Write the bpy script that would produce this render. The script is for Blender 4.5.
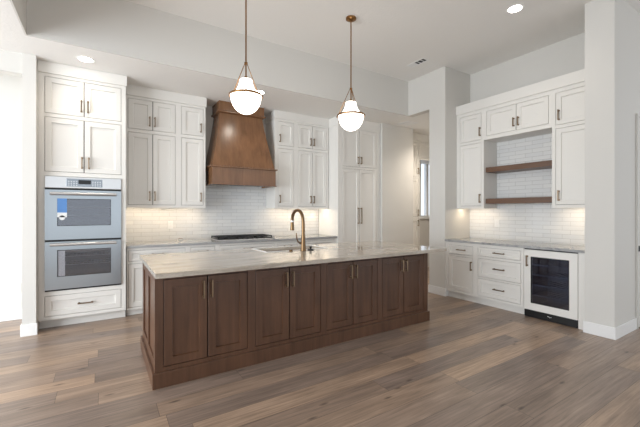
import bpy, bmesh, math, random
from mathutils import Vector, Matrix
random.seed(4)
for o in list(bpy.data.objects): bpy.data.objects.remove(o)
SC = bpy.context.scene
COL = SC.collection
PI = math.pi

# ---------------------------------------------------------------- camera
cam = bpy.data.cameras.new('camera'); co = bpy.data.objects.new('camera', cam); COL.objects.link(co)
co.location = (0, 0, 1.35); co.rotation_euler = (PI/2, 0, -0.5658)
cam.sensor_width = 36; cam.lens = 36*342.65/640; cam.shift_y = -1.8/640
cam.clip_start = 0.05; cam.clip_end = 100
SC.camera = co
# ---------------------------------------------------------------- world and large lights
w = bpy.data.worlds.new('daylight'); SC.world = w; w.use_nodes = True
bg = w.node_tree.nodes['Background']
bg.inputs[0].default_value = (0.88, 0.94, 1.0, 1); bg.inputs[1].default_value = 0.76
def area(name, loc, rot, sx, sy, power, col):
    l = bpy.data.lights.new(name, 'AREA'); l.shape = 'RECTANGLE'; l.size = sx; l.size_y = sy
    l.energy = power; l.color = col
    o = bpy.data.objects.new(name, l); COL.objects.link(o); o.location = loc; o.rotation_euler = rot
    return o
# daylight from the window walls of the living side: left of and behind the camera
area('window_daylight_left', (-4.8, 2.4, 1.4), (PI/2, 0, -1.0), 4.2, 2.6, 195, (0.86, 0.93, 1.0))
area('window_daylight_rear', (1.5, -4.4, 1.3), (PI/2+0.06, 0, PI), 6.0, 2.4, 165, (0.90, 0.95, 1.0))
SC.view_settings.view_transform = 'Standard'; SC.view_settings.look = 'None'
SC.view_settings.gamma = 1; SC.view_settings.use_curve_mapping = False
SC.view_settings.exposure = 0.93

# ---------------------------------------------------------------- materials
def lin(r, g, b):
    f = lambda c: (c/255/12.92) if c/255 <= 0.04045 else ((c/255+0.055)/1.055)**2.4
    return (f(r), f(g), f(b), 1)
def base(name):
    m = bpy.data.materials.new(name); m.use_nodes = True
    return m, m.node_tree.nodes, m.node_tree.links, m.node_tree.nodes['Principled BSDF']
def plain(name, col, rough=0.5, metal=0.0, spec=0.5, bump=0.0, bscale=60, var=0.03):
    m, N, L, p = base(name)
    p.inputs['Roughness'].default_value = rough; p.inputs['Metallic'].default_value = metal
    p.inputs['Specular IOR Level'].default_value = spec
    tc = N.new('ShaderNodeTexCoord'); nz = N.new('ShaderNodeTexNoise'); nz.inputs['Scale'].default_value = bscale
    nz.inputs['Detail'].default_value = 3
    L.new(tc.outputs['Object'], nz.inputs['Vector'])
    mx = N.new('ShaderNodeMix'); mx.data_type = 'RGBA'
    mx.inputs[6].default_value = col
    mx.inputs[7].default_value = tuple(c*(1-var) for c in col[:3])+(1,)
    L.new(nz.outputs['Fac'], mx.inputs[0]); L.new(mx.outputs[2], p.inputs['Base Color'])
    if bump:
        b = N.new('ShaderNodeBump'); b.inputs['Strength'].default_value = bump; b.inputs['Distance'].default_value = 0.004
        L.new(nz.outputs['Fac'], b.inputs['Height']); L.new(b.outputs['Normal'], p.inputs['Normal'])
    return m
def emit(name, col, s):
    m = bpy.data.materials.new(name); m.use_nodes = True; N = m.node_tree.nodes; N.clear()
    e = N.new('ShaderNodeEmission'); e.inputs[0].default_value = col; e.inputs[1].default_value = s
    o = N.new('ShaderNodeOutputMaterial'); m.node_tree.links.new(e.outputs[0], o.inputs[0]); return m
def wood(name, dark, light, scale, rough=0.4):
    m, N, L, p = base(name); p.inputs['Roughness'].default_value = rough
    tc = N.new('ShaderNodeTexCoord'); mp = N.new('ShaderNodeMapping'); mp.inputs['Scale'].default_value = scale
    L.new(tc.outputs['Object'], mp.inputs['Vector'])
    n1 = N.new('ShaderNodeTexNoise'); n1.inputs['Scale'].default_value = 1.0; n1.inputs['Detail'].default_value = 6
    n1.inputs['Roughness'].default_value = 0.6; n1.inputs['Distortion'].default_value = 0.3
    L.new(mp.outputs[0], n1.inputs['Vector'])
    n2 = N.new('ShaderNodeTexNoise'); n2.inputs['Scale'].default_value = 3.0; n2.inputs['Detail'].default_value = 3
    L.new(tc.outputs['Object'], n2.inputs['Vector'])
    ad = N.new('ShaderNodeMath'); ad.operation = 'MULTIPLY_ADD'; ad.inputs[1].default_value = 0.6
    L.new(n1.outputs['Fac'], ad.inputs[0])
    m2 = N.new('ShaderNodeMath'); m2.operation = 'MULTIPLY'; m2.inputs[1].default_value = 0.4
    L.new(n2.outputs['Fac'], m2.inputs[0]); L.new(m2.outputs[0], ad.inputs[2])
    r = N.new('ShaderNodeValToRGB'); r.color_ramp.elements[0].position = 0.3; r.color_ramp.elements[1].position = 0.7
    r.color_ramp.elements[0].color = dark; r.color_ramp.elements[1].color = light
    L.new(ad.outputs[0], r.inputs[0]); L.new(r.outputs[0], p.inputs['Base Color'])
    b = N.new('ShaderNodeBump'); b.inputs['Strength'].default_value = 0.08; b.inputs['Distance'].default_value = 0.003
    L.new(n1.outputs['Fac'], b.inputs['Height']); L.new(b.outputs['Normal'], p.inputs['Normal'])
    return m
def floor_mat():
    m, N, L, p = base('oak_plank_floor')
    def math_(op, a, b=None):
        n = N.new('ShaderNodeMath'); n.operation = op
        for i, v in ((0, a), (1, b)):
            if v is None: continue
            if isinstance(v, (int, float)): n.inputs[i].default_value = v
            else: L.new(v, n.inputs[i])
        return n.outputs[0]
    tc = N.new('ShaderNodeTexCoord'); sp = N.new('ShaderNodeSeparateXYZ'); L.new(tc.outputs['Object'], sp.inputs[0])
    W, LEN = 0.19, 1.9
    yr = math_('DIVIDE', sp.outputs[1], W); row = math_('FLOOR', yr); fy = math_('FRACT', yr)
    wn = N.new('ShaderNodeTexWhiteNoise'); wn.noise_dimensions = '1D'; L.new(row, wn.inputs['W'])
    xo = math_('ADD', math_('DIVIDE', sp.outputs[0], LEN), math_('MULTIPLY', wn.outputs['Value'], 7.3))
    ix = math_('FLOOR', xo); fx = math_('FRACT', xo)
    cv = N.new('ShaderNodeCombineXYZ'); L.new(row, cv.inputs[0]); L.new(ix, cv.inputs[1])
    w2 = N.new('ShaderNodeTexWhiteNoise'); w2.noise_dimensions = '2D'; L.new(cv.outputs[0], w2.inputs['Vector'])
    ramp = N.new('ShaderNodeValToRGB'); e = ramp.color_ramp.elements
    cols = [(0.0, lin(136, 119, 108)), (0.3, lin(144, 125, 111)), (0.55, lin(153, 131, 114)), (0.8, lin(164, 140, 120)), (1.0, lin(178, 150, 126))]
    e[0].position, e[0].color = cols[0]; e[1].position, e[1].color = cols[-1]
    for ps, c in cols[1:-1]:
        k = e.new(ps); k.color = c
    L.new(w2.outputs['Value'], ramp.inputs[0])
    # grain, shifted for every plank
    sh = N.new('ShaderNodeVectorMath'); sh.operation = 'MULTIPLY_ADD'; L.new(w2.outputs['Color'], sh.inputs[0])
    sh.inputs[1].default_value = (9, 9, 9); L.new(tc.outputs['Object'], sh.inputs[2])
    mp = N.new('ShaderNodeMapping'); mp.inputs['Scale'].default_value = (2.2, 48, 1); L.new(sh.outputs[0], mp.inputs[0])
    g = N.new('ShaderNodeTexNoise'); g.inputs['Scale'].default_value = 1; g.inputs['Detail'].default_value = 8
    g.inputs['Roughness'].default_value = 0.65; g.inputs['Distortion'].default_value = 0.6; L.new(mp.outputs[0], g.inputs['Vector'])
    mp3 = N.new('ShaderNodeMapping'); mp3.inputs['Scale'].default_value = (1.6, 6, 1); L.new(sh.outputs[0], mp3.inputs[0])
    g2 = N.new('ShaderNodeTexNoise'); g2.inputs['Scale'].default_value = 1; g2.inputs['Detail'].default_value = 4; L.new(mp3.outputs[0], g2.inputs['Vector'])
    # knots
    mp2 = N.new('ShaderNodeMapping'); mp2.inputs['Scale'].default_value = (0.9, 2.6, 1); L.new(sh.outputs[0], mp2.inputs[0])
    vo = N.new('ShaderNodeTexVoronoi'); vo.inputs['Scale'].default_value = 1.0; vo.voronoi_dimensions = '2D'; L.new(mp2.outputs[0], vo.inputs['Vector'])
    kn = N.new('ShaderNodeMapRange'); kn.inputs[1].default_value = 0.008; kn.inputs[2].default_value = 0.045
    kn.inputs[3].default_value = 0.40; kn.inputs[4].default_value = 1.0; L.new(vo.outputs['Distance'], kn.inputs[0])
    gr = N.new('ShaderNodeMapRange'); gr.inputs[1].default_value = 0.3; gr.inputs[2].default_value = 0.7
    gr.inputs[3].default_value = 0.62; gr.inputs[4].default_value = 1.24; L.new(g.outputs['Fac'], gr.inputs[0])
    gr2 = N.new('ShaderNodeMapRange'); gr2.inputs[1].default_value = 0.3; gr2.inputs[2].default_value = 0.7
    gr2.inputs[3].default_value = 0.80; gr2.inputs[4].default_value = 1.20; L.new(g2.outputs['Fac'], gr2.inputs[0])
    # seams
    sy = math_('MINIMUM', fy, math_('SUBTRACT', 1.0, fy)); sx = math_('MINIMUM', fx, math_('SUBTRACT', 1.0, fx))
    se = math_('MAXIMUM', math_('LESS_THAN', math_('MULTIPLY', sy, W), 0.0018), math_('LESS_THAN', math_('MULTIPLY', sx, LEN), 0.0018))
    sf = math_('SUBTRACT', 1.0, math_('MULTIPLY', se, 0.5))
    f = math_('MULTIPLY', math_('MULTIPLY', math_('MULTIPLY', gr.outputs[0], gr2.outputs[0]), kn.outputs[0]), sf)
    vm = N.new('ShaderNodeVectorMath'); vm.operation = 'SCALE'; L.new(ramp.outputs[0], vm.inputs[0]); L.new(f, vm.inputs['Scale'])
    L.new(vm.outputs[0], p.inputs['Base Color'])
    p.inputs['Roughness'].default_value = 0.34; p.inputs['Specular IOR Level'].default_value = 0.6
    b = N.new('ShaderNodeBump'); b.inputs['Strength'].default_value = 0.12; b.inputs['Distance'].default_value = 0.003
    L.new(f, b.inputs['Height']); L.new(b.outputs['Normal'], p.inputs['Normal'])
    return m
def stone(name, cols, rough=0.12):
    m, N, L, p = base(name); p.inputs['Roughness'].default_value = rough
    tc = N.new('ShaderNodeTexCoord'); mp = N.new('ShaderNodeMapping'); mp.inputs['Scale'].default_value = (1.3, 7, 9)
    mp.inputs['Rotation'].default_value = (0, 0, 0.06)
    L.new(tc.outputs['Object'], mp.inputs[0])
    n = N.new('ShaderNodeTexNoise'); n.inputs['Scale'].default_value = 1.6; n.inputs['Detail'].default_value = 9
    n.inputs['Roughness'].default_value = 0.62; n.inputs['Distortion'].default_value = 0.8; L.new(mp.outputs[0], n.inputs['Vector'])
    r = N.new('ShaderNodeValToRGB'); e = r.color_ramp.elements
    e[0].position, e[0].color = cols[0]; e[1].position, e[1].color = cols[-1]
    for ps, c in cols[1:-1]:
        k = e.new(ps); k.color = c
    L.new(n.outputs['Fac'], r.inputs[0])
    n2 = N.new('ShaderNodeTexNoise'); n2.inputs['Scale'].default_value = 130; n2.inputs['Detail'].default_value = 4; L.new(tc.outputs['Object'], n2.inputs['Vector'])
    mr = N.new('ShaderNodeMapRange'); mr.inputs[3].default_value = 0.70; mr.inputs[4].default_value = 1.2; L.new(n2.outputs['Fac'], mr.inputs[0])
    vm = N.new('ShaderNodeVectorMath'); vm.operation = 'SCALE'; L.new(r.outputs[0], vm.inputs[0]); L.new(mr.outputs[0], vm.inputs['Scale'])
    L.new(vm.outputs[0], p.inputs['Base Color'])
    return m
def tile_mat(name, axis):
    m, N, L, p = base(name)
    tc = N.new('ShaderNodeTexCoord'); sp = N.new('ShaderNodeSeparateXYZ'); L.new(tc.outputs['Object'], sp.inputs[0])
    cb = N.new('ShaderNodeCombineXYZ'); L.new(sp.outputs[axis], cb.inputs[0]); L.new(sp.outputs[2], cb.inputs[1])
    br = N.new('ShaderNodeTexBrick'); br.offset = 0.4; L.new(cb.outputs[0], br.inputs['Vector'])
    br.inputs['Color1'].default_value = lin(228, 227, 224); br.inputs['Color2'].default_value = lin(219, 219, 218)
    br.inputs['Mortar'].default_value = lin(190, 188, 184)
    br.inputs['Scale'].default_value = 1; br.inputs['Mortar Size'].default_value = 0.0024; br.inputs['Mortar Smooth'].default_value = 0.2
    br.inputs['Brick Width'].default_value = 0.24; br.inputs['Row Height'].default_value = 0.058
    L.new(br.outputs['Color'], p.inputs['Base Color']); p.inputs['Roughness'].default_value = 0.12
    nz = N.new('ShaderNodeTexNoise'); nz.inputs['Scale'].default_value = 22; L.new(tc.outputs['Object'], nz.inputs['Vector'])
    ad = N.new('ShaderNodeMath'); ad.operation = 'MULTIPLY_ADD'; ad.inputs[1].default_value = -1.0
    L.new(br.outputs['Fac'], ad.inputs[0]); L.new(nz.outputs['Fac'], ad.inputs[2])
    b = N.new('ShaderNodeBump'); b.inputs['Strength'].default_value = 0.25; b.inputs['Distance'].default_value = 0.004
    L.new(ad.outputs[0], b.inputs['Height']); L.new(b.outputs['Normal'], p.inputs['Normal'])
    return m
def glass(name, tint, gl=0.04, f0=0.06):
    m = bpy.data.materials.new(name); m.use_nodes = True; N = m.node_tree.nodes; L = m.node_tree.links; N.clear()
    t = N.new('ShaderNodeBsdfTransparent'); t.inputs[0].default_value = tint
    g = N.new('ShaderNodeBsdfGlossy'); g.inputs['Roughness'].default_value = gl; g.inputs[0].default_value = (0.9, 0.93, 1, 1)
    lw = N.new('ShaderNodeLayerWeight'); lw.inputs[0].default_value = 0.5
    pw = N.new('ShaderNodeMath'); pw.operation = 'POWER'; pw.inputs[1].default_value = 5; L.new(lw.outputs['Facing'], pw.inputs[0])
    fr = N.new('ShaderNodeMath'); fr.operation = 'MULTIPLY_ADD'; fr.inputs[1].default_value = 1-f0; fr.inputs[2].default_value = f0; L.new(pw.outputs[0], fr.inputs[0])
    mx = N.new('ShaderNodeMixShader'); L.new(fr.outputs[0], mx.inputs[0]); L.new(t.outputs[0], mx.inputs[1]); L.new(g.outputs[0], mx.inputs[2])
    o = N.new('ShaderNodeOutputMaterial'); L.new(mx.outputs[0], o.inputs[0]); return m

M = {}
M['wall'] = plain('wall_paint', lin(213, 210, 204), 0.7, bump=0.05, bscale=120, var=0.01)
M['ceil'] = plain('ceiling_paint', lin(238, 236, 232), 0.85, bump=0.5, bscale=38, var=0.02)
M['trim'] = plain('trim_paint', lin(234, 233, 231), 0.4, var=0.01)
M['cab'] = plain('cabinet_paint', lin(230, 227, 221), 0.38, var=0.01)
M['shadow'] = plain('cabinet_gap_shade', lin(84, 76, 68), 0.8)  # dark colour stands in for the shade in the gaps around cabinet fronts
M['wood'] = wood('stained_maple', lin(71, 47, 32), lin(103, 71, 51), (22, 22, 1.6), 0.35)
M['hoodwood_lit'] = wood('stained_maple_hood_lit', lin(102, 72, 49), lin(138, 99, 69), (22, 22, 1.6), 0.24)  # island stain made lighter; the pendant light is put into the colour
M['shelfwood'] = wood('stained_shelf_wood', lin(86, 60, 43), lin(118, 86, 65), (22, 1.6, 22), 0.4)
M['woodgap_shade'] = plain('island_gap_shade', lin(34, 22, 16), 0.7)  # near-black brown paints the shade between the island doors
M['floor'] = floor_mat()
M['stone'] = stone('island_quartzite', [(0.25, lin(140, 128, 114)), (0.42, lin(180, 169, 155)), (0.6, lin(200, 190, 177)), (0.8, lin(164, 152, 138))], 0.06)
M['stone2'] = stone('grey_quartzite', [(0.25, lin(126, 126, 126)), (0.45, lin(160, 160, 160)), (0.7, lin(186, 185, 183)), (0.85, lin(144, 143, 142))], 0.15)
M['tileX'] = tile_mat('white_subway_tile', 0)
M['tileY'] = tile_mat('white_subway_tile_bar', 1)
M['pull'] = plain('bronze_pull', lin(142, 122, 100), 0.3, 1.0)
M['brass'] = plain('aged_brass', lin(150, 112, 72), 0.3, 1.0)
M['faucet'] = plain('champagne_bronze', lin(116, 92, 66), 0.28, 1.0)
M['steel'] = plain('stainless_steel', lin(176, 183, 188), 0.28, 1.0)
M['steel2'] = plain('brushed_steel_bright', lin(222, 222, 222), 0.3, 1.0)
M['black'] = plain('black_plastic', lin(18, 18, 19), 0.35)
M['iron'] = plain('cast_iron', lin(26, 26, 27), 0.55)
M['panel'] = plain('control_touch_panel', lin(150, 158, 166), 0.25, 0.3)
M['dark'] = plain('dark_display', lin(10, 10, 12), 0.1)
M['ovenin'] = plain('oven_enamel', lin(96, 88, 82), 0.5)
M['fridgein'] = plain('fridge_liner', lin(84, 92, 108), 0.6)
M['glass'] = glass('oven_glass', (0.80, 0.80, 0.82, 1), 0.04, 0.12)
M['fglass'] = glass('tinted_fridge_glass', (0.6, 0.65, 0.75, 1), 0.04, 0.12)
M['blue'] = plain('blue_sticker', lin(92, 140, 200), 0.5)
M['white'] = plain('white_plastic', lin(238, 238, 236), 0.35)
M['sink'] = plain('white_fireclay', lin(236, 236, 234), 0.2)
M['globe'] = emit('lit_opal_glass', (1.0, 0.93, 0.84, 1), 3.0)
M['can'] = emit('downlight_lens', (1.0, 0.93, 0.83, 1), 14.0)
M['led'] = emit('warm_led', (1.0, 0.82, 0.60, 1), 15.0)
M['ventshade'] = plain('vent_duct_shade', lin(50, 50, 50), 0.8)
M['winframe'] = plain('window_vinyl', lin(228, 230, 230), 0.4)
M['pane'] = glass('window_pane', (0.97, 0.98, 1, 1))

# ---------------------------------------------------------------- mesh helpers
def box(bm, x0, x1, y0, y1, z0, z1):
    v = [bm.verts.new(p) for p in ((x0,y0,z0),(x1,y0,z0),(x1,y1,z0),(x0,y1,z0),(x0,y0,z1),(x1,y0,z1),(x1,y1,z1),(x0,y1,z1))]
    for f in ((0,3,2,1),(4,5,6,7),(0,1,5,4),(1,2,6,5),(2,3,7,6),(3,0,4,7)): bm.faces.new([v[i] for i in f])
def bbox(bm, x0, x1, y0, y1, z0, z1, r=0.003):
    t = bmesh.new(); box(t, x0, x1, y0, y1, z0, z1)
    bmesh.ops.bevel(t, geom=t.edges[:], offset=r, segments=2, profile=0.5, affect='EDGES')
    merge(bm, t)
def merge(bm, t):
    me = bpy.data.meshes.new('t'); t.to_mesh(me); t.free(); bm.from_mesh(me); bpy.data.meshes.remove(me)
def loft(bm, rings, cap=True, closed=True):
    vs = [[bm.verts.new(p) for p in r] for r in rings]; n = len(rings[0])
    for a, b in zip(vs, vs[1:]):
        for i in range(n if closed else n-1):
            j = (i+1) % n; bm.faces.new((a[i], a[j], b[j], b[i]))
    if cap:
        bm.faces.new(vs[0][::-1]); bm.faces.new(vs[-1])
def lathe(bm, prof, c=(0,0,0), n=32, cap=True):
    loft(bm, [[(c[0]+r*math.cos(2*PI*i/n), c[1]+r*math.sin(2*PI*i/n), c[2]+z) for i in range(n)] for r, z in prof], cap)
def tube(bm, pts, rad, n=10):
    pts = [Vector(p) for p in pts]; rads = rad if isinstance(rad, (list, tuple)) else [rad]*len(pts)
    rings = []; up = None
    for i, p in enumerate(pts):
        d = (pts[min(i+1, len(pts)-1)]-pts[max(i-1, 0)]).normalized()
        if up is None: up = Vector((1,0,0)) if abs(d.x) < 0.8 else Vector((0,1,0))
        a = (up - d*up.dot(d)).normalized(); up = a; b = d.cross(a)
        rings.append([p + rads[i]*(a*math.cos(2*PI*k/n)+b*math.sin(2*PI*k/n)) for k in range(n)])
    loft(bm, rings)
def ring(bm, R, r, z, n=40, k=8, hz=1.0):
    vs = [[bm.verts.new(((R+r*math.cos(2*PI*j/k))*math.cos(2*PI*i/n), (R+r*math.cos(2*PI*j/k))*math.sin(2*PI*i/n), z+hz*r*math.sin(2*PI*j/k))) for j in range(k)] for i in range(n)]
    for i in range(n):
        for j in range(k): bm.faces.new((vs[i][j], vs[(i+1)%n][j], vs[(i+1)%n][(j+1)%k], vs[i][(j+1)%k]))
def grid_plate(bm, xs0, xs1, zs0, zs1, holes, f):
    """plate with rectangular holes; f(x0,x1,z0,z1) adds one cell"""
    X = sorted({xs0, xs1, *[h[0] for h in holes], *[h[1] for h in holes]})
    Z = sorted({zs0, zs1, *[h[2] for h in holes], *[h[3] for h in holes]})
    for a, b in zip(X, X[1:]):
        run = None
        for c, d in zip(Z, Z[1:]):
            mx, mz = (a+b)/2, (c+d)/2
            solid = not any(h[0] < mx < h[1] and h[2] < mz < h[3] for h in holes)
            if solid: run = (run[0], d) if run else (c, d)
            if not solid and run: f(a, b, *run); run = None
        if run: f(a, b, *run)
def obj(name, bm, mat, parent=None, loc=None, smooth=False):
    bmesh.ops.recalc_face_normals(bm, faces=bm.faces[:])
    me = bpy.data.meshes.new(name); bm.to_mesh(me); bm.free(); me.materials.append(mat)
    if smooth:
        for p in me.polygons: p.use_smooth = True
        try: me.set_sharp_from_angle(angle=math.radians(40))
        except Exception: pass
    o = bpy.data.objects.new(name, me); COL.objects.link(o)
    if parent: o.parent = parent
    if loc: o.location = loc
    return o
def tag(o, label, cat, group=None):
    o['label'] = label; o['category'] = cat
    if group: o['group'] = group
    return o
def thing(name, label, cat, loc=(0,0,0), rz=0, group=None):
    o = bpy.data.objects.new(name, None); COL.objects.link(o); o.empty_display_size = 0.1
    o.location = loc; o.rotation_euler = (0, 0, rz); return tag(o, label, cat, group)
def dup(root, loc, label):
    r = root.copy(); COL.objects.link(r); r.location = loc; r['label'] = label
    for ch in list(root.children):
        c = ch.copy(); COL.objects.link(c); c.parent = r
        for g in list(ch.children):
            d = g.copy(); COL.objects.link(d); d.parent = c
    return r
def struct(name, mat, boxes):
    bm = bmesh.new()
    for b in boxes: box(bm, *b)
    o = obj(name, bm, mat); o['kind'] = 'structure'; return o

# ---------------------------------------------------------------- setting
ZS, H = 3.063, 3.674
BX = 5.27          # bar niche back wall
struct('floor', M['floor'], [(-6, 9, -5, 6.2, -0.05, 0)])
struct('ceiling', M['ceil'], [(-0.62, 9, -5, 4.33, H, H+0.1)])
struct('ceiling_kitchen', M['ceil'], [(-6, 9, 4.345, 6.2, ZS, ZS+0.1), (-6, -0.635, -5, 4.345, ZS, ZS+0.1), (4.75, 9, 3.86, 4.345, ZS, ZS+0.1)])
struct('wall_drop', M['wall'], [(-0.635, 4.75, 4.33, 4.345, ZS, H+0.1), (-0.635, -0.62, -5, 4.33, ZS, H+0.1)])
struct('wall_back', M['wall'], [(-6, 3.9, 5.66, 5.8, 0, ZS), (3.9, 6.42, 5.66, 5.8, 0, ZS), (7.5, 9, 5.66, 5.8, 0, ZS),
                                (6.42, 7.5, 5.66, 5.8, 0, 1.21), (6.42, 7.5, 5.66, 5.8, 2.6, ZS)])
struct('wall_left', M['wall'], [(-0.733, -0.615, 4.845, 5.66, 0, ZS)])
struct('wall_left_header', M['wall'], [(-6, -0.733, 4.875, 5.0, 2.85, ZS)])
struct('wall_blank', M['wall'], [(4.565, 5.42, 4.945, 5.66, 0, ZS)])
struct('wall_pier', M['wall'], [(4.62, 9, 3.545, 3.86, 0, H)])
struct('wall_header', M['wall'], [(4.62, 4.75, 3.86, 4.33, ZS, H)])
struct('wall_bar', M['wall'], [(BX, BX+0.15, 1.65, 3.545, 0, H)])
struct('wall_column', M['wall'], [(4.56, 9, 1.385, 1.65, 0, H)])
struct('wall_hall_end', M['wall'], [(8.6, 8.75, 3.86, 5.66, 0, ZS)])
def base_bm(runs):
    bm = bmesh.new()
    for r in runs:
        bbox(bm, *r, 0, 0.128, 0.004)
    o = obj('baseboard', bm, M['trim']); o['kind'] = 'structure'; return o
base_bm([(-6, -0.733, 5.646, 5.66)]).name = 'baseboard_back'
base_bm([(-0.746, -0.602, 4.832, 4.846), (-0.747, -0.733, 4.84, 5.646)]).name = 'baseboard_left'
base_bm([(4.606, 4.62, 3.532, 3.873), (4.62, 4.70, 3.531, 3.545), (4.62, 8.6, 3.86, 3.874)]).name = 'baseboard_pier'
base_bm([(4.546, 4.56, 1.372, 1.663), (4.56, 5.188, 1.371, 1.385)]).name = 'baseboard_column'
struct('wall_backsplash', M['tileX'], [(0.262, 3.555, 5.648, 5.66, 0.914, 1.86)])
struct('wall_backsplash_bar', M['tileY'], [(5.258, BX, 1.65, 3.545, 0.914, 2.49)])
# hall window
wn = bpy.data.objects.new('window_1', None); COL.objects.link(wn); wn.location = (6.96, 5.72, 1.21); wn['kind'] = 'structure'
bm = bmesh.new(); holes = [(-0.46, -0.26, 0.05, 1.31), (-0.19, 0.01, 0.05, 1.31), (0.08, 0.28, 0.05, 1.31)]
grid_plate(bm, -0.54, 0.54, 0, 1.39, holes, lambda a,b,c,d: box(bm, a, b, -0.04, 0.04, c, d)); obj('window_frame', bm, M['winframe'], wn)
for h in holes:
    bm = bmesh.new(); box(bm, h[0], h[1], -0.005, 0.005, h[2], h[3]); obj('pane', bm, M['pane'], wn)
bm = bmesh.new(); bbox(bm, -0.6, 0.6, -0.10, -0.04, -0.03, 0.0); obj('sill', bm, M['trim'], wn)
# door at the right edge of the frame
dr = bpy.data.objects.new('door_1', None); COL.objects.link(dr); dr.location = (5.69, 1.385, 0); dr['kind'] = 'structure'
bm = bmesh.new(); box(bm, -0.5, -0.475, -0.02, -0.001, 0, 2.45); box(bm, 0.475, 0.5, -0.02, -0.001, 0, 2.45); box(bm, -0.5, 0.5, -0.02, -0.001, 2.45, 2.48); obj('door_frame', bm, M['wall'], dr)
bm = bmesh.new(); box(bm, -0.473, 0.473, -0.014, -0.001, 0.01, 2.448); obj('door_panel', bm, M['wall'], dr)
bm = bmesh.new(); bbox(bm, -0.462, -0.40, -0.024, -0.012, 0.89, 0.955); tube(bm, [(-0.431,-0.02,0.922),(-0.431,-0.06,0.922),(-0.33,-0.06,0.922)], 0.01); obj('door_handle', bm, M['black'], dr)

# ---------------------------------------------------------------- cabinet kit
# a unit stands on the wall whose faces look along -Y ('b') or along -X ('r'); u runs to the right as one faces it
class Unit:
    def __init__(s, name, label, cat, u0, u1, face, z0, wall='b', group=None):
        s.uc = (u0+u1)/2; s.u0 = u0-s.uc; s.u1 = u1-s.uc; s.z0 = z0
        if wall == 'b': loc, rz = (s.uc, face, z0), 0
        else: loc, rz = (face, -s.uc, z0), -PI/2
        s.t = thing(name, label, cat, loc, rz, group)
    def r(s, u0, u1, z0, z1): return (u0-s.uc, u1-s.uc, z0-s.z0, z1-s.z0)
def shaker(w_, x0, x1, z0, z1, rail, th=0.02, rec=0.014, gap=0.0045):
    bm = w_; x0 += gap; x1 -= gap; z0 += gap; z1 -= gap; c = 0.004
    def rect(i, y): return [(x0+i, y, z0+i), (x1-i, y, z0+i), (x1-i, y, z1-i), (x0+i, y, z1-i)]
    loft(bm, [rect(0, th), rect(0, 0.0015), rect(0.0015, 0), rect(rail, 0), rect(rail+c, rec), ], cap=True)
def pull(x, z, kind, ln=0.135, y=0.0, r=0.0065):
    bm = bmesh.new(); h = ln/2; st = 0.03
    if kind == 'v':
        bbox(bm, x-r, x+r, y-st-r, y-st+r, z-h, z+h, 0.002)
        for s in (-1, 1): bbox(bm, x-r, x+r, y-st+r, y, z+s*(h-0.012)-r, z+s*(h-0.012)+r, 0.001); bbox(bm, x-r*1.5, x+r*1.5, y-0.004, y, z+s*(h-0.012)-r*1.5, z+s*(h-0.012)+r*1.5, 0.001)
    else:
        bbox(bm, x-h, x+h, y-st-r, y-st+r, z-r, z+r, 0.002)
        for s in (-1, 1): bbox(bm, x+s*(h-0.012)-r, x+s*(h-0.012)+r, y-st+r, y, z-r, z+r, 0.001); bbox(bm, x+s*(h-0.012)-r*1.5, x+s*(h-0.012)+r*1.5, y-0.004, y, z-r*1.5, z+r*1.5, 0.001)
    return bm
def front(U, nm, u0, u1, z0, z1, hu=None, hz=None, hk='v', hl=0.135, rail=0.058, mat=None, slab=False):
    a, b, c, d = U.r(u0, u1, z0, z1); bm = bmesh.new()
    if slab: bbox(bm, a+0.004, b-0.004, 0, 0.02, c+0.004, d-0.004, 0.0015)
    else: shaker(bm, a, b, c, d, rail)
    o = obj(nm, bm, mat or M['cab'], U.t)
    if hu is not None: obj('handle', pull(hu-U.uc, hz-U.z0, hk, hl), M['pull'], o, smooth=False)
    return o
def carcass(U, z1, depth, holes, mat=None, z0=None, inner=None, toe=None, lip=0.0):
    """face frame with openings, closed box behind"""
    z0 = U.z0 if z0 is None else z0
    hs = [U.r(*h) for h in holes]; a, b, c, d = U.u0, U.u1, z0-U.z0, z1-U.z0
    bm = bmesh.new(); grid_plate(bm, a, b, c, d, hs, lambda p,q,r,s: box(bm, p, q, 0, 0.024, r, s))
    t = 0.018
    box(bm, a, a+t, 0.024, depth, c, d); box(bm, b-t, b, 0.024, depth, c, d); box(bm, a+t, b-t, 0.024, depth, c+lip, c+lip+t); box(bm, a+t, b-t, 0.024, depth, d-t, d)
    o = obj('carcass', bm, mat or M['cab'], U.t)
    bm = bmesh.new(); box(bm, a+t, b-t, 0.026, depth, c+lip+t, d-t); obj('gap_shade', bm, inner or M['shadow'], U.t)  # dark block close behind the fronts, painted as gap shade
    if toe:
        bm = bmesh.new(); box(bm, a, b, toe, depth, -U.z0, c); obj('toe_kick', bm, mat or M['cab'], U.t)
    return o
def crown(U, z0, z1, over=0.02, depth=0.37, left=0.0, right=0.0, frame=True):
    bm = bmesh.new(); bbox(bm, U.u0-left, U.u1+right, -over, depth, z0-U.z0, z1-U.z0, 0.001)
    obj('crown_moulding', bm, M['cab'], U.t)

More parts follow.
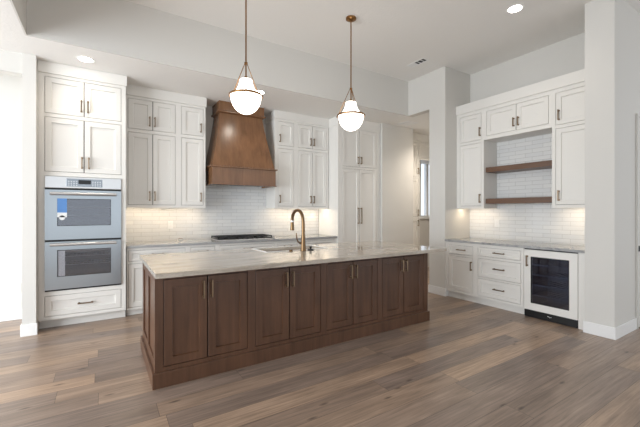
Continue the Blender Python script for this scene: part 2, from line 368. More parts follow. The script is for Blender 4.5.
# --- oven tower
U = Unit('oven_cabinet', 'tall white cabinet tower at the left that houses the double wall oven', 'cabinet', -0.613, 0.25, 4.98, 0)
ohole = (-0.556, 0.201, 0.434, 1.764)
dU = [(-0.557, -0.185, 2.482, 2.900), (-0.185, 0.201, 2.482, 2.900)]; dL = [(-0.557, -0.185, 1.812, 2.441), (-0.185, 0.201, 1.812, 2.441)]
dw = (-0.557, 0.201, 0.145, 0.382)
a, b = U.u0, U.u1
bm = bmesh.new(); hs = [U.r(-0.557, 0.201, 2.482, 2.900), U.r(-0.557, 0.201, 1.812, 2.441), U.r(*dw), U.r(*ohole)]
grid_plate(bm, a, b, 0.108, 2.94, hs, lambda p,q,r,s: box(bm, p, q, 0, 0.024, r, s))
box(bm, a, a+0.018, 0.024, 0.66, 0.108, 2.94); box(bm, b-0.018, b, 0.024, 0.66, 0.108, 2.94)
for z in (0.108, 0.395, 1.775, 2.92): box(bm, a+0.018, b-0.018, 0.024, 0.66, z, z+0.018)
obj('carcass', bm, M['cab'], U.t)
for za, zb in ((0.126, 0.395), (1.793, 2.92)):
    bm = bmesh.new(); box(bm, a+0.018, b-0.018, 0.026, 0.66, za, zb); obj('gap_shade', bm, M['shadow'], U.t)
bm = bmesh.new(); box(bm, a, b, 0.085, 0.66, 0, 0.108); obj('toe_kick', bm, M['cab'], U.t)
crown(U, 2.935, ZS-0.001, 0.02, 0.66, 0.0, 0.012)
front(U, 'door', *dU[0], -0.211, 2.605, 'v', 0.145); front(U, 'door', *dU[1], -0.145, 2.605, 'v', 0.145)
front(U, 'door', *dL[0], -0.205, 1.93, 'v', 0.14); front(U, 'door', *dL[1], -0.137, 1.93, 'v', 0.14)
front(U, 'drawer', *dw, -0.17, 0.262, 'h', 0.155)
# --- double oven
O = thing('double_wall_oven', 'stainless steel double wall oven with control panel, set in the tall white cabinet', 'oven', (-0.1775, 4.972, 0.434))
ow = 0.3765; z0 = 0.434
bm = bmesh.new()
for k in (0, 1):
    zb = (0.0, 0.59)[k]; zt = (0.58, 1.19)[k]
    box(bm, -ow+0.02, -ow+0.03, 0.045, 0.55, zb, zt); box(bm, ow-0.03, ow-0.02, 0.045, 0.55, zb, zt)
    box(bm, -ow+0.02, ow-0.02, 0.54, 0.55, zb, zt); box(bm, -ow+0.02, ow-0.02, 0.045, 0.55, zb, zb+0.01); box(bm, -ow+0.02, ow-0.02, 0.045, 0.55, zt-0.01, zt)
obj('oven_body', bm, M['ovenin'], O)
bm = bmesh.new()
bm.free()
for z, zh in ((0.0, 0.019), (0.566, 0.028), (1.168, 0.026)):
    bm = bmesh.new(); box(bm, -ow, ow, -0.002, 0.045, z, z+zh); obj('vent_gap', bm, M['black'], O)
bm = bmesh.new(); bbox(bm, -ow, ow, -0.008, 0.05, 1.192, 1.326, 0.004); cp = obj('control_panel', bm, M['steel2'], O)
bm = bmesh.new(); bbox(bm, -0.178, 0.178, -0.011, -0.007, 1.212, 1.305, 0.002); tp = obj('touch_panel', bm, M['panel'], cp)
bm = bmesh.new(); box(bm, -0.062, 0.062, -0.0125, -0.0105, 1.243, 1.292); obj('display', bm, M['dark'], cp)
for ux in (-0.155, -0.13, -0.105, -0.08, 0.08, 0.105, 0.13, 0.155):
    bm = bmesh.new()
    for zz in (1.228, 1.25, 1.272): box(bm, ux-0.006, ux+0.006, -0.0122, -0.0105, zz-0.004, zz+0.004)
    obj('buttons', bm, M['steel2'], cp)
for k, (zb, zt, wz0, wz1, hz) in enumerate(((0.018, 0.568, 0.163, 0.472, 0.538), (0.592, 1.170, 0.750, 1.068, 1.125))):
    bm = bmesh.new(); wx0, wx1 = -0.263, 0.267
    grid_plate(bm, -ow, ow, zb, zt, [(wx0, wx1, wz0, wz1)], lambda p,q,r,s: box(bm, p, q, -0.012, 0.04, r, s))
    d = obj('oven_door', bm, M['steel'], O)
    bm = bmesh.new(); box(bm, wx0, wx1, -0.0115, -0.008, wz0, wz1); obj('oven_window', bm, M['glass'], d)
    bm = bmesh.new(); t = 0.006
    grid_plate(bm, wx0, wx1, wz0, wz1, [(wx0+t, wx1-t, wz0+t, wz1-t)], lambda p,q,r,s: box(bm, p, q, -0.0125, -0.0075, r, s)); obj('window_edge', bm, M['black'], d)
    bm = bmesh.new(); tube(bm, [(-0.325, -0.062, hz), (0.325, -0.062, hz)], 0.016, 14)
    for sx in (-0.30, 0.30): tube(bm, [(sx, -0.062, hz), (sx, -0.010, hz)], 0.011, 10)
    obj('door_handle', bm, M['steel2'], d, smooth=True)
    for rz in (0.12, 0.22):
        bm = bmesh.new(); zz = wz0+rz
        for q in range(16): tube(bm, [(-0.29+q*0.0387, 0.10, zz), (-0.29+q*0.0387, 0.46, zz)], 0.003, 6)
        for yy in (0.10, 0.28, 0.46): tube(bm, [(-0.32, yy, zz), (0.32, yy, zz)], 0.004, 6)
        obj('oven_rack', bm, M['steel2'], O)
    if k == 1:
        bm = bmesh.new(); box(bm, -0.262, -0.172, -0.0135, -0.0118, 0.905, 1.070); st = obj('sticker', bm, M['blue'], d)
        bm = bmesh.new(); box(bm, -0.262, -0.172, -0.0136, -0.0117, 0.852, 0.905)
        tube(bm, [(-0.217, -0.0136, 0.845), (-0.217, -0.0117, 0.845)], 0.028, 14); obj('sticker_hanger', bm, M['white'], d)
    else:
        bm = bmesh.new(); box(bm, -0.258, -0.19, -0.006, -0.004, wz0+0.005, wz1-0.01); obj('reflection_strip', bm, M['white'], d)  # pale strip behind the lower window paints a reflection

# --- upper cabinets on the back wall
def upper(label, u0, u1, split, handles, left=0, right=0, group='white wall cabinets on the back wall'):
    U = Unit('wall_cabinet', label, 'cabinet', u0, u1, 5.29, 1.405, 'b', group)
    o0, o1 = split[0][0], split[-1][1]
    carcass(U, 2.935, 0.358, [(o0, o1, 2.480, 2.890), (o0, o1, 1.444, 2.432)], lip=0.02)
    for (p, q), hu in zip(split, handles):
        front(U, 'door', p, q, 2.480, 2.890, hu, 2.60); front(U, 'door', p, q, 1.444, 2.432, hu, 1.567)
    crown(U, 2.925, ZS, 0.02, 0.37, left, right); return U
upper('two-column white wall cabinet next to the oven tower, four doors', 0.262, 0.930, [(0.290, 0.594), (0.594, 0.890)], [0.555, 0.620])
upper('narrow white wall cabinet just left of the wooden range hood', 0.930, 1.313, [(0.970, 1.282)], [1.244], right=0.012)
upper('narrow white wall cabinet just right of the wooden range hood', 2.455, 2.860, [(2.515, 2.820)], [2.548], left=0.012)
upper('two-column white wall cabinet between the range hood side and the pantry', 2.860, 3.545, [(2.902, 3.200), (3.200, 3.505)], [3.158, 3.226])
# --- pantry
U = Unit('pantry_cabinet', 'tall white pantry cabinet with four doors behind the far end of the island', 'cabinet', 3.557, 4.555, 5.0, 0)
carcass(U, 2.94, 0.64, [(3.645, 4.472, 2.180, 2.875), (3.645, 4.472, 0.14, 2.138)], z0=0.10, toe=0.07)
for p, q, hu in ((3.645, 4.048, 4.014), (4.048, 4.472, 4.081)):
    front(U, 'door', p, q, 2.180, 2.875, hu, 2.302); front(U, 'door', p, q, 0.14, 2.138, hu, 1.275, 'v', 0.30)
crown(U, 2.91, ZS-0.001, 0.012, 0.64, 0.012)
# --- base cabinets on the back wall
def base_unit(label, u0, u1, dr_, doors=(), hu=None, slab_handle=True):
    U = Unit('base_cabinet', label, 'cabinet', u0, u1, 5.04, 0, 'b', 'white base cabinets under the back counter')
    hl = [(dr_[0], dr_[1], 0.705, 0.848)] + ([(doors[0][0], doors[-1][1], 0.112, 0.676)] if doors else [])
    carcass(U, 0.878, 0.60, hl, z0=0.085, toe=0.07)
    front(U, 'drawer', dr_[0], dr_[1], 0.705, 0.848, (dr_[0]+dr_[1])/2 if hu is None else hu, 0.785, 'h', 0.15, 0.035)
    for i, (p, q) in enumerate(doors):
        front(U, 'door', p, q, 0.112, 0.676, (q-0.035) if i == 0 else (p+0.035), 0.55)
base_unit('white base cabinet under the counter directly right of the oven tower', 0.262, 1.010, (0.280, 0.975), [(0.280, 0.628), (0.628, 0.975)])
base_unit('narrow white base cabinet just left of the cooktop base', 1.010, 1.420, (1.045, 1.388), [(1.045, 1.388)])
base_unit('wide white drawer base cabinet directly under the gas cooktop', 1.420, 2.360, (1.455, 2.328), [(1.455, 1.89), (1.89, 2.328)])
base_unit('white base cabinet under the counter behind the faucet', 2.360, 2.790, (2.392, 2.755), [(2.392, 2.755)])
base_unit('white base cabinet in the corner beside the pantry side', 2.790, 3.553, (2.825, 3.515), [(2.825, 3.17), (3.17, 3.515)])
bm = bmesh.new(); bbox(bm, 0.256, 3.552, 5.01, 5.647, 0.880, 0.914, 0.003)
tag(obj('countertop', bm, M['stone2']), 'long grey stone countertop along the back wall under the wall cabinets', 'countertop')
# under-cabinet lights
def led(label, x0, x1, y0, y1, zt=1.425):
    bm = bmesh.new(); box(bm, -(x1-x0)/2, (x1-x0)/2, -(y1-y0)/2, (y1-y0)/2, -0.007, 0)
    tag(obj('light_strip', bm, M['led'], loc=((x0+x1)/2, (y0+y1)/2, zt)), label, 'light', 'light strips under the wall cabinets')
led('thin warm light strip under the wall cabinets left of the range hood', 0.29, 1.28, 5.40, 5.43)
led('thin warm light strip under the wall cabinets right of the range hood', 2.50, 3.52, 5.40, 5.43)

# --- range hood
hc = 1.885
Hd = thing('range_hood', 'tapered brown stained wooden range hood above the gas cooktop', 'range hood', (hc, 5.66, 1.76))
def trap(bm, lv):   # (half width, front y, z)
    loft(bm, [[(-hw, fy, z), (hw, fy, z), (hw, -0.001, z), (-hw, -0.001, z)] for hw, fy, z in lv])
bm = bmesh.new()
trap(bm, [(0.505+(0.350-0.505)*(1-(1-t)**1.25), -0.515+(0.35-0.0)*0.0+(0.165)*(1-(1-t)**1.25), 0.275+t*0.885) for t in [i/10 for i in range(11)]])
obj('hood_body', bm, M['hoodwood_lit'], Hd, smooth=True)
bm = bmesh.new(); trap(bm, [(0.372, -0.385, 1.150), (0.372, -0.385, ZS-1.76)]); obj('hood_crown', bm, M['hoodwood_lit'], Hd)
bm = bmesh.new(); trap(bm, [(0.362, -0.372, 1.125), (0.392, -0.408, 1.135), (0.392, -0.408, 1.152), (0.376, -0.389, 1.162)]); obj('upper_moulding', bm, M['hoodwood_lit'], Hd)
bm = bmesh.new(); hw = 0.515; th = 0.03; f = -0.525
for bx in ((-hw, hw, f, f+th, 0.012, 0.262), (-hw, -hw+th, f+th, -0.001, 0.012, 0.262), (hw-th, hw, f+th, -0.001, 0.012, 0.262)): box(bm, *bx)
obj('hood_band', bm, M['hoodwood_lit'], Hd)
bm = bmesh.new(); trap(bm, [(0.520, -0.530, 0.258), (0.540, -0.552, 0.264), (0.540, -0.552, 0.278), (0.512, -0.522, 0.286)]); obj('lower_moulding', bm, M['hoodwood_lit'], Hd)
bm = bmesh.new(); t = 0.012
for bx in ((-hw-t, hw+t, f-t, f+0.035, 0, 0.016), (-hw-t, -hw+0.035, f+0.035, -0.001, 0, 0.016), (hw-0.035, hw+t, f+0.035, -0.001, 0, 0.016)): box(bm, *bx)
obj('bottom_lip', bm, M['hoodwood_lit'], Hd)
bm = bmesh.new(); box(bm, -hw+th, hw-th, f+th, -0.001, 0.03, 0.05); ins = obj('vent_insert', bm, M['steel'], Hd)
for k in range(3):
    bm = bmesh.new(); x = -0.27+k*0.27
    for q in range(9): box(bm, x-0.12, x+0.12, -0.44+q*0.04, -0.425+q*0.04, 0.022, 0.030)
    obj('baffle_filter', bm, M['black'], ins)
for x in (-0.40, 0.40):
    bm = bmesh.new(); lathe(bm, [(0.03, 0.024), (0.03, 0.03)], (x, -0.46, 0), 16); obj('hood_light', bm, M['white'], ins)

# --- gas cooktop
C = thing('gas_cooktop', 'black and stainless five-burner gas cooktop on the back counter', 'cooktop', (hc+0.03, 5.33, 0.914))
bm = bmesh.new(); bbox(bm, -0.457, 0.457, -0.25, 0.26, 0, 0.012, 0.005); obj('cooktop_tray', bm, M['steel2'], C)
bm = bmesh.new(); bbox(bm, -0.445, 0.445, -0.165, 0.25, 0.011, 0.022, 0.003); obj('burner_pan', bm, M['black'], C)
for i, (x0, x1) in enumerate(((-0.44, -0.155), (-0.145, 0.145), (0.155, 0.44))):
    bm = bmesh.new(); zt = 0.052
    for yy in (-0.145, 0.235): box(bm, x0, x1, yy, yy+0.012, zt-0.012, zt)
    for xx in (x0, (x0+x1)/2-0.006, x1-0.012): box(bm, xx, xx+0.012, -0.145, 0.247, zt-0.012, zt)
    for yy in (-0.095, -0.04, 0.015, 0.07, 0.125, 0.18): box(bm, x0, x1, yy-0.005, yy+0.005, zt-0.010, zt)
    for xx in (x0, x1-0.014):
        for yy in (-0.145, 0.233): box(bm, xx, xx+0.014, yy, yy+0.014, 0.011, zt-0.01)
    obj('grate', bm, M['iron'], C)
for x, y, r in ((-0.30, -0.06, 0.04), (-0.30, 0.15, 0.05), (0, 0.05, 0.06), (0.30, -0.06, 0.04), (0.30, 0.15, 0.05)):
    bm = bmesh.new(); lathe(bm, [(r, 0.011), (r, 0.02), (r*0.8, 0.022), (r*0.8, 0.028), (r*0.5, 0.03)], (x, y, 0), 20); obj('burner', bm, M['iron'], C, smooth=True)
for k in range(5):
    bm = bmesh.new(); lathe(bm, [(0.017, 0.012), (0.016, 0.030), (0.012, 0.033)], (-0.16+k*0.08, -0.205, 0), 16); obj('knob', bm, M['iron'], C, smooth=True)
# small glass dish on the left of the counter
D = thing('small_dish', 'tiny clear round dish with bronze rim on the back counter left of cooktop', 'dish', (1.0, 5.54, 0.914))
bm = bmesh.new(); lathe(bm, [(0.018, 0), (0.03, 0.006), (0.034, 0.026), (0.031, 0.026), (0.026, 0.008), (0.012, 0.005)], n=20); obj('bowl', bm, M['white'], D, smooth=True)
bm = bmesh.new(); ring(bm, 0.0335, 0.003, 0.027, 24, 6); obj('rim', bm, M['pull'], D, smooth=True)

# ---------------------------------------------------------------- island
I = Unit('kitchen_island', 'dark stained wood island cabinet with four pairs of shaker doors', 'kitchen island', 0.337, 3.412, 2.878, 0)
pairs = [(0.397, 0.733, 1.075), (1.148, 1.488, 1.838), (1.908, 2.244, 2.585), (2.660, 2.997, 3.342)]
hs = [I.r(p[0], p[2], 0.150, 0.826) for p in pairs]
bm = bmesh.new(); a, b = I.u0, I.u1; dp = 0.935
grid_plate(bm, a, b, 0.10, 0.878, hs, lambda p,q,r,s: box(bm, p, q, 0, 0.022, r, s))
box(bm, a, b, dp-0.02, dp, 0.0, 0.878)
# right end
box(bm, b-0.02, b, 0.022, dp-0.02, 0.0, 0.878)
obj('body', bm, M['wood'], I.t)
# panelled left end (frame around two recessed panels)
bm = bmesh.new()
grid_plate(bm, 0.022, dp-0.02, 0.0, 0.878, [(0.085, 0.43, 0.20, 0.80), (0.50, 0.845, 0.20, 0.80)], lambda p,q,r,s: box(bm, a, a+0.018, p, q, r, s))
box(bm, a+0.012, a+0.02, 0.05, dp-0.05, 0.1, 0.85); obj('end_panel', bm, M['wood'], I.t)
bm = bmesh.new(); box(bm, a+0.022, b-0.022, 0.024, dp-0.022, 0.02, 0.72); obj('gap_shade', bm, M['woodgap_shade'], I.t)
bm = bmesh.new(); s = 0.018
for bx in ((a-s, b+s, -s, 0.0), (a-s, a, 0.0, dp+s), (b, b+s, 0.0, dp+s), (a, b, dp, dp+s)): bbox(bm, *bx, 0, 0.118, 0.003)
obj('base_skirt', bm, M['wood'], I.t)
for x0, xm, x1 in pairs:
    front(I, 'door', x0, xm, 0.150, 0.826, xm-0.035, 0.718, 'v', 0.142, 0.062, M['wood'])
    front(I, 'door', xm, x1, 0.150, 0.826, xm+0.031, 0.718, 'v', 0.142, 0.062, M['wood'])
# worktop with sink cut-out
bm = bmesh.new(); SX0, SX1, SY0, SY1 = 1.50, 2.27, 3.43, 3.80
grid_plate(bm, 0.3145, 3.466, 2.642, 3.89, [(SX0, SX1, SY0, SY1)], lambda p,q,r,s: box(bm, p, q, r, s, 0.878, 0.914))
bmesh.ops.remove_doubles(bm, verts=bm.verts[:], dist=1e-5)
tag(obj('island_countertop', bm, M['stone']), 'large beige veined stone slab on top of the island', 'countertop')
S = thing('kitchen_sink', 'white sink with a thin rim let into the island countertop', 'sink', ((SX0+SX1)/2, (SY0+SY1)/2, 0.735))
hx, hy, hz = (SX1-SX0)/2, (SY1-SY0)/2, 0.143; t = 0.012
bm = bmesh.new(); box(bm, -hx-t, hx+t, -hy-t, hy+t, -0.008, 0.004)
for bx in ((-hx-t, hx+t, -hy-t, -hy), (-hx-t, hx+t, hy, hy+t), (-hx-t, -hx, -hy, hy), (hx, hx+t, -hy, hy)): box(bm, *bx, 0.004, hz)
obj('basin', bm, M['sink'], S)
bm = bmesh.new(); e = 0.022
grid_plate(bm, -hx-e, hx+e, -hy-e, hy+e, [(-hx, hx, -hy, hy)], lambda p,q,r,s_: box(bm, p, q, r, s_, 0.179, 0.184)); obj('rim', bm, M['sink'], S)
bm = bmesh.new(); lathe(bm, [(0.045, 0.004), (0.045, 0.008), (0.03, 0.008), (0.028, 0.005)], n=20); obj('drain', bm, M['steel'], S)
# faucet
F = thing('faucet', 'tall bronze gooseneck faucet on the island countertop', 'faucet', (1.893, 3.33, 0.914))
bm = bmesh.new(); lathe(bm, [(0.031, 0), (0.031, 0.006), (0.029, 0.012), (0.027, 0.06), (0.024, 0.13), (0.0195, 0.19), (0.017, 0.23)], n=20); obj('faucet_body', bm, M['faucet'], F, smooth=True)
bm = bmesh.new(); pts = [(0, 0, 0.21), (0, 0, 0.30), (-0.002, 0.004, 0.345)]
for k in range(1, 13):
    an = PI*k/12; pts.append((-0.012*(1-math.cos(an))/2-0.002, 0.004+0.115*(1-math.cos(an)), 0.345+0.108*math.sin(an)))
pts.append((-0.014, 0.236, 0.315)); tube(bm, pts, [0.020, 0.0195]+[0.018]*(len(pts)-2), 14); obj('spout', bm, M['faucet'], F, smooth=True)
bm = bmesh.new(); lathe(bm, [(0.019, 0.316), (0.020, 0.322), (0.019, 0.332)], (-0.014, 0.236, 0), 16); obj('collar', bm, M['steel2'], F, smooth=True)
bm = bmesh.new(); lathe(bm, [(0.0175, 0.318), (0.020, 0.29), (0.0245, 0.222), (0.020, 0.216)], (-0.014, 0.236, 0), 16); obj('spray_head', bm, M['faucet'], F, smooth=True)
bm = bmesh.new(); tube(bm, [(-0.01, 0, 0.085), (-0.04, 0.005, 0.088), (-0.062, 0.01, 0.105), (-0.075, 0.012, 0.14), (-0.080, 0.014, 0.20)], [0.014, 0.012, 0.0085, 0.0065, 0.006], 12); obj('lever', bm, M['faucet'], F, smooth=True)
K = thing('sink_stopper', 'small black sink stopper standing right of the bronze faucet', 'stopper', (1.995, 3.34, 0.914))
bm = bmesh.new(); lathe(bm, [(0.036, 0), (0.036, 0.008), (0.030, 0.012), (0.012, 0.014)], n=20); obj('disc', bm, M['black'], K, smooth=True)
bm = bmesh.new(); lathe(bm, [(0.012, 0.013), (0.010, 0.024), (0.016, 0.032), (0.012, 0.042), (0.004, 0.044)], n=16); obj('knob', bm, M['black'], K, smooth=True)
bm = bmesh.new(); lathe(bm, [(0.022, 0), (0.022, 0.006), (0.016, 0.012), (0.012, 0.018)], n=18)
tag(obj('disposal_button', bm, M['faucet'], loc=(1.755, 3.36, 0.914), smooth=True), 'small round bronze button on the island countertop left of the faucet', 'button')

# ---------------------------------------------------------------- bar wall (u = -Y)
def bar_upper(label, y1, y0, dy1, dy0, hy):
    U = Unit('bar_wall_cabinet', label, 'cabinet', -y1, -y0, 4.905, 1.40, 'r', 'white wall cabinets beside the open shelves')
    carcass(U, 2.935, 0.35, [(-dy1, -dy0, 2.455, 2.870), (-dy1, -dy0, 1.438, 2.413)], lip=0.02)
    front(U, 'door', -dy1, -dy0, 2.455, 2.870, -hy, 2.58); front(U, 'door', -dy1, -dy0, 1.438, 2.413, -hy, 1.555)
    crown(U, 2.922, 3.066, 0.02, 0.352, 0.0, 0.0)
bar_upper('tall white wall cabinet left of the open bar shelves', 3.543, 3.070, 3.482, 3.110, 3.128)
bar_upper('tall white wall cabinet right of the open bar shelves, beside the column', 2.131, 1.652, 2.090, 1.700, 2.050)
U = Unit('bar_bridge_cabinet', 'short wide white two-door cabinet above the open bar shelves', 'cabinet', -3.070, -2.131, 4.905, 2.440, 'r')
carcass(U, 2.935, 0.352, [(-3.026, -2.170, 2.495, 2.868)])
front(U, 'door', -3.026, -2.587, 2.495, 2.868, -2.617, 2.615, 'v', 0.125); front(U, 'door', -2.587, -2.170, 2.495, 2.868, -2.553, 2.615, 'v', 0.125)
crown(U, 2.922, 3.066, 0.02, 0.352)
for z, lb in ((1.949, 'upper of the two thick brown floating shelves in the bar niche'), (1.471, 'lower of the two thick brown floating shelves in the bar niche')):
    bm = bmesh.new(); bbox(bm, -0.155, 0.153, -0.466, 0.466, 0, 0.076, 0.003)
    tag(obj('floating_shelf', bm, M['shelfwood'], loc=(5.105, 2.6005, z)), lb, 'shelf', 'floating wood shelves in the bar niche')
BF = 4.63
U = Unit('bar_base_cabinet', 'white bar base cabinet with one drawer over one door, beside the wall end', 'cabinet', -3.543, -3.030, BF, 0, 'r')
carcass(U, 0.878, 0.62, [(-3.493, -3.069, 0.690, 0.832), (-3.493, -3.069, 0.137, 0.662)], z0=0.10, toe=0.05)
front(U, 'drawer', -3.493, -3.069, 0.690, 0.832, -3.262, 0.766, 'h', 0.145, 0.03)
front(U, 'door', -3.493, -3.069, 0.137, 0.662, -3.092, 0.54)
U = Unit('bar_drawer_cabinet', 'white bar base cabinet with three stacked drawers, left of wine fridge', 'cabinet', -3.030, -2.345, BF, 0, 'r')
dz = [(0.704, 0.836), (0.405, 0.672), (0.130, 0.380)]
carcass(U, 0.878, 0.62, [(-2.990, -2.380, *d) for d in dz], z0=0.10, toe=0.05)
for (p, q), hz in zip(dz, (0.772, 0.549, 0.264)): front(U, 'drawer', -2.990, -2.380, p, q, -2.673, hz, 'h', 0.155, 0.03 if p > 0.7 else 0.05)
# wine fridge
Wf = thing('wine_fridge', 'undercounter wine fridge with white door frame and dark glass', 'fridge', (BF, 2.037, 0), -PI/2)
fw = 0.297
bm = bmesh.new()
for bx in ((-fw, -fw+0.02, 0.045, 0.58, 0.09, 0.862), (fw-0.02, fw, 0.045, 0.58, 0.09, 0.862), (-fw, fw, 0.57, 0.59, 0.09, 0.862), (-fw, fw, 0.045, 0.58, 0.09, 0.11), (-fw, fw, 0.045, 0.58, 0.842, 0.862)): box(bm, *bx)
obj('fridge_body', bm, M['fridgein'], Wf)
bm = bmesh.new(); box(bm, -fw, fw, 0.006, 0.06, 0.866, 0.879); obj('top_gap', bm, M['black'], Wf)
bm = bmesh.new(); bx0, bx1 = -0.217, 0.213
grid_plate(bm, -fw, fw, 0.098, 0.864, [(bx0, bx1, 0.187, 0.778)], lambda p,q,r,s: box(bm, p, q, -0.012, 0.035, r, s))
d = obj('door', bm, M['cab'], Wf)
bm = bmesh.new(); box(bm, bx0, bx1, -0.004, 0.004, 0.187, 0.778); obj('glass_pane', bm, M['fglass'], d)
bm = bmesh.new(); t = 0.008
grid_plate(bm, bx0, bx1, 0.187, 0.778, [(bx0+t, bx1-t, 0.187+t, 0.778-t)], lambda p,q,r,s: box(bm, p, q, -0.008, 0.008, r, s)); obj('gasket', bm, M['black'], d)
obj('handle', pull(-0.255, 0.72, 'v', 0.14, -0.012), M['pull'], d)
for z in (0.27, 0.40, 0.53, 0.66):
    bm = bmesh.new(); box(bm, -fw+0.03, fw-0.03, 0.06, 0.075, z, z+0.02)
    for q in range(10): box(bm, -0.25+q*0.055, -0.243+q*0.055, 0.075, 0.5, z+0.004, z+0.010)
    obj('wine_rack', bm, M['fridgein'], Wf)
bm = bmesh.new(); bbox(bm, -fw, fw, -0.004, 0.4, 0.004, 0.092, 0.003); g = obj('toe_grille', bm, M['black'], Wf)
bm = bmesh.new()
tube(bm, [(-0.022, -0.006, 0.056), (-0.014, -0.006, 0.064), (-0.006, -0.006, 0.058), (0.0, -0.006, 0.050), (0.006, -0.006, 0.058), (0.012, -0.006, 0.052), (0.022, -0.006, 0.058)], 0.0028, 6); obj('logo_mark', bm, M['white'], g)
bm = bmesh.new(); bbox(bm, -0.043, 0.043, 0, 0.62, 0, 0.878, 0.002)
tag(obj('filler_panel', bm, M['cab'], loc=(BF, 1.695, 0)), 'narrow white filler panel between the wine fridge and column', 'panel').rotation_euler = (0, 0, -PI/2)
bm = bmesh.new(); bbox(bm, 4.600, 5.257, 1.652, 3.543, 0.880, 0.914, 0.003)
tag(obj('bar_countertop', bm, M['stone2']), 'grey stone countertop of the bar niche above wine fridge', 'countertop')
led('thin warm light strip under the left bar wall cabinet', 5.01, 5.04, 3.10, 3.51, 1.42)
led('thin warm light strip under the right bar wall cabinet', 5.01, 5.04, 1.68, 2.10, 1.42)

# ---------------------------------------------------------------- hall beyond the header
U = Unit('hall_cabinet', 'tall white cabinet in the hall seen past the blank wall', 'cabinet', 5.425, 5.905, 5.20, 0)
carcass(U, 2.92, 0.44, [(5.46, 5.872, 2.115, 2.862), (5.46, 5.872, 1.245, 2.085), (5.46, 5.872, 0.14, 1.21)], z0=0.10, toe=0.06)
front(U, 'door', 5.46, 5.872, 2.115, 2.862, 5.846, 2.243); front(U, 'door', 5.46, 5.872, 1.245, 2.085, 5.846, 1.33); front(U, 'door', 5.46, 5.872, 0.14, 1.21, 5.846, 1.10)
crown(U, 2.91, ZS-0.001, 0.015, 0.44)
U = Unit('hall_upper_cabinet', 'short white cabinet above the hall window', 'cabinet', 5.905, 7.2, 5.20, 2.50)
carcass(U, 2.92, 0.44, [(5.935, 7.17, 2.55, 2.862)])
for p, q in ((5.935, 6.35), (6.35, 6.76), (6.76, 7.17)): front(U, 'door', p, q, 2.55, 2.862)
crown(U, 2.91, ZS-0.001, 0.015, 0.44)

# ---------------------------------------------------------------- lights, vents, outlets
P = thing('pendant_light', 'opal glass pendant in brass cradle, nearer left one, in front of the range hood', 'pendant light', (1.205, 3.27, 2.31), group='pendants over the island')
bm = bmesh.new(); prof = []
for k in range(13):
    an = PI/2*k/12; prof.append((max(0.150*math.sin(an), 0.002), 0.188-0.178*math.cos(an)))
obj('lower_bowl', (lambda b_: (lathe(b_, prof, n=40), b_)[1])(bm), M['globe'], P, smooth=True)
bm = bmesh.new(); lathe(bm, [(0.152, 0.190), (0.138, 0.203), (0.116, 0.221), (0.096, 0.243), (0.081, 0.268), (0.070, 0.296), (0.064, 0.325), (0.060, 0.347), (0.053, 0.352)], n=40); obj('upper_bell', bm, M['globe'], P, smooth=True)
bm = bmesh.new(); ring(bm, 0.163, 0.007, 0.190, 48, 8, 1.7); rg = obj('ring', bm, M['brass'], P, smooth=True)
for k in range(3):
    an = math.radians(250+120*k); bm = bmesh.new()
    lathe(bm, [(0.006, 0.0), (0.010, 0.008), (0.006, 0.018)], (0.172*math.cos(an), 0.172*math.sin(an), 0.182), 10); obj('finial', bm, M['brass'], rg, smooth=True)
    bm = bmesh.new(); tube(bm, [(0.168*math.cos(an), 0.168*math.sin(an), 0.19), (0.012*math.cos(an), 0.012*math.sin(an), 0.515)], 0.0042, 6); obj('cradle_rod', bm, M['brass'], P)
bm = bmesh.new(); lathe(bm, [(0.006, 0.500), (0.016, 0.506), (0.016, 0.524), (0.006, 0.532)], n=14); obj('hub', bm, M['brass'], P, smooth=True)
bm = bmesh.new(); lathe(bm, [(0.0075, 0.352), (0.0075, 1.345)], n=12); obj('stem', bm, M['brass'], P, smooth=True)
bm = bmesh.new(); lathe(bm, [(0.020, 0.351), (0.020, 0.375), (0.010, 0.388)], n=14); obj('socket_cap', bm, M['brass'], P, smooth=True)
bm = bmesh.new(); lathe(bm, [(0.014, 1.325), (0.050, 1.337), (0.062, 1.345), (0.062, H-2.31)], n=28); obj('canopy', bm, M['brass'], P, smooth=True)
dup(P, (2.517, 3.27, 2.31), 'opal glass pendant in brass cradle, farther right one, in front of the pantry')
def spot(x, y, z, e):
    l = bpy.data.lights.new('downlight_beam', 'SPOT'); l.energy = e; l.spot_size = math.radians(140); l.spot_blend = 0.9
    l.shadow_soft_size = 0.06; l.color = (1.0, 0.90, 0.78)
    o = bpy.data.objects.new('downlight_beam', l); COL.objects.link(o); o.location = (x, y, z-0.012)
def can(label, x, y, z, e=9):
    t_ = thing('recessed_light', label, 'ceiling light', (x, y, z), group='recessed ceiling lights'); spot(x, y, z, e)
    bm = bmesh.new(); lathe(bm, [(0.074, -0.002), (0.090, -0.004), (0.092, 0.0)], n=32, cap=False); obj('trim_ring', bm, M['white'], t_, smooth=True)
    bm = bmesh.new(); lathe(bm, [(0.068, -0.003), (0.066, -0.0005)], n=32); obj('lens', bm, M['can'], t_)
can('round recessed light in the low ceiling above the oven tower', -0.160, 4.670, ZS)
can('added recessed light, hidden behind the header, that brightens the hall', 5.75, 4.30, ZS, 85)  # unseen lamp added to lift the dark hall
can('round recessed light in the low ceiling in front of the range hood', 1.900, 4.620, ZS)
can('round recessed light in the high ceiling near the bar', 3.990, 2.115, H)
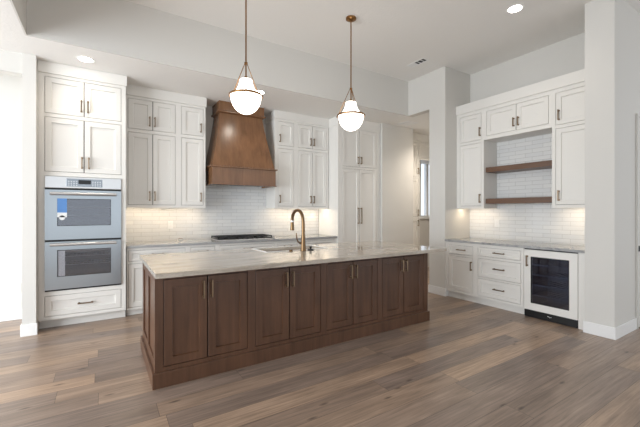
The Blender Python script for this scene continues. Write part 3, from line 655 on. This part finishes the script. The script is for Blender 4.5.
def vent(label, x, y, z, sx, sy, n, half=False):
    t_ = thing('ceiling_vent', label, 'vent', (x, y, z))
    bm = bmesh.new(); e = 0.018
    grid_plate(bm, -sx/2, sx/2, -sy/2, sy/2, [(-sx/2+e, sx/2-e, -sy/2+e, sy/2-e)], lambda p,q,r,s: box(bm, p, q, r, s, -0.006, 0)); obj('frame', bm, M['white'], t_)
    bm = bmesh.new(); box(bm, -sx/2+e, sx/2-e, -sy/2+e, sy/2-e, -0.001, 0); obj('duct_shade', bm, M['ventshade'], t_)  # flat dark plate painted as the shade inside the duct
    for k in range(n):
        if half and k < n*0.55 and k not in (2, 5): continue  # blades left out so the dark plate makes this half look shaded
        bm = bmesh.new(); y0 = -sy/2+e+(k+0.5)*(sy-2*e)/n; q = (sy-2*e)/n
        tilt = q*0.38 if (not half or k >= n/2) else q*0.10
        loft(bm, [[(xx, y0-tilt, -0.001), (xx, y0-tilt+0.002, -0.001), (xx, y0+tilt+0.002, -0.007), (xx, y0+tilt, -0.007)] for xx in (-sx/2+e, sx/2-e)]); obj('louver', bm, M['white'], t_)
vent('narrow two-way air vent in the high ceiling beside the pier top', 4.15, 3.70, H, 0.13, 0.34, 14, True)
vent('square air vent in the low ceiling past the header', 5.00, 4.68, ZS, 0.27, 0.27, 9)
def outlet(label, loc, rz):
    t_ = thing('wall_outlet', label, 'outlet', loc, rz, 'white wall outlets')
    bm = bmesh.new(); bbox(bm, -0.036, 0.036, -0.006, 0, -0.058, 0.058, 0.002); pl = obj('cover_plate', bm, M['white'], t_)
    for s_ in (-0.022, 0.022):
        bm = bmesh.new(); lathe(bm, [(0.015, -0.0005), (0.015, 0.001)], n=16)
        bmesh.ops.rotate(bm, verts=bm.verts[:], cent=(0,0,0), matrix=Matrix.Rotation(PI/2, 3, 'X')); bmesh.ops.translate(bm, verts=bm.verts[:], vec=(0, -0.0065, s_)); o = obj('socket', bm, M['trim'], t_)
outlet('white outlet on the back tile left of the cooktop', (0.875, 5.648, 1.148), 0)
outlet('white outlet on the bar tile below the lower shelf', (5.258, 3.068, 1.165), -PI/2)
outlet('white outlet low on the far left wall beside the wall end', (-0.905, 5.66, 0.395), 0)
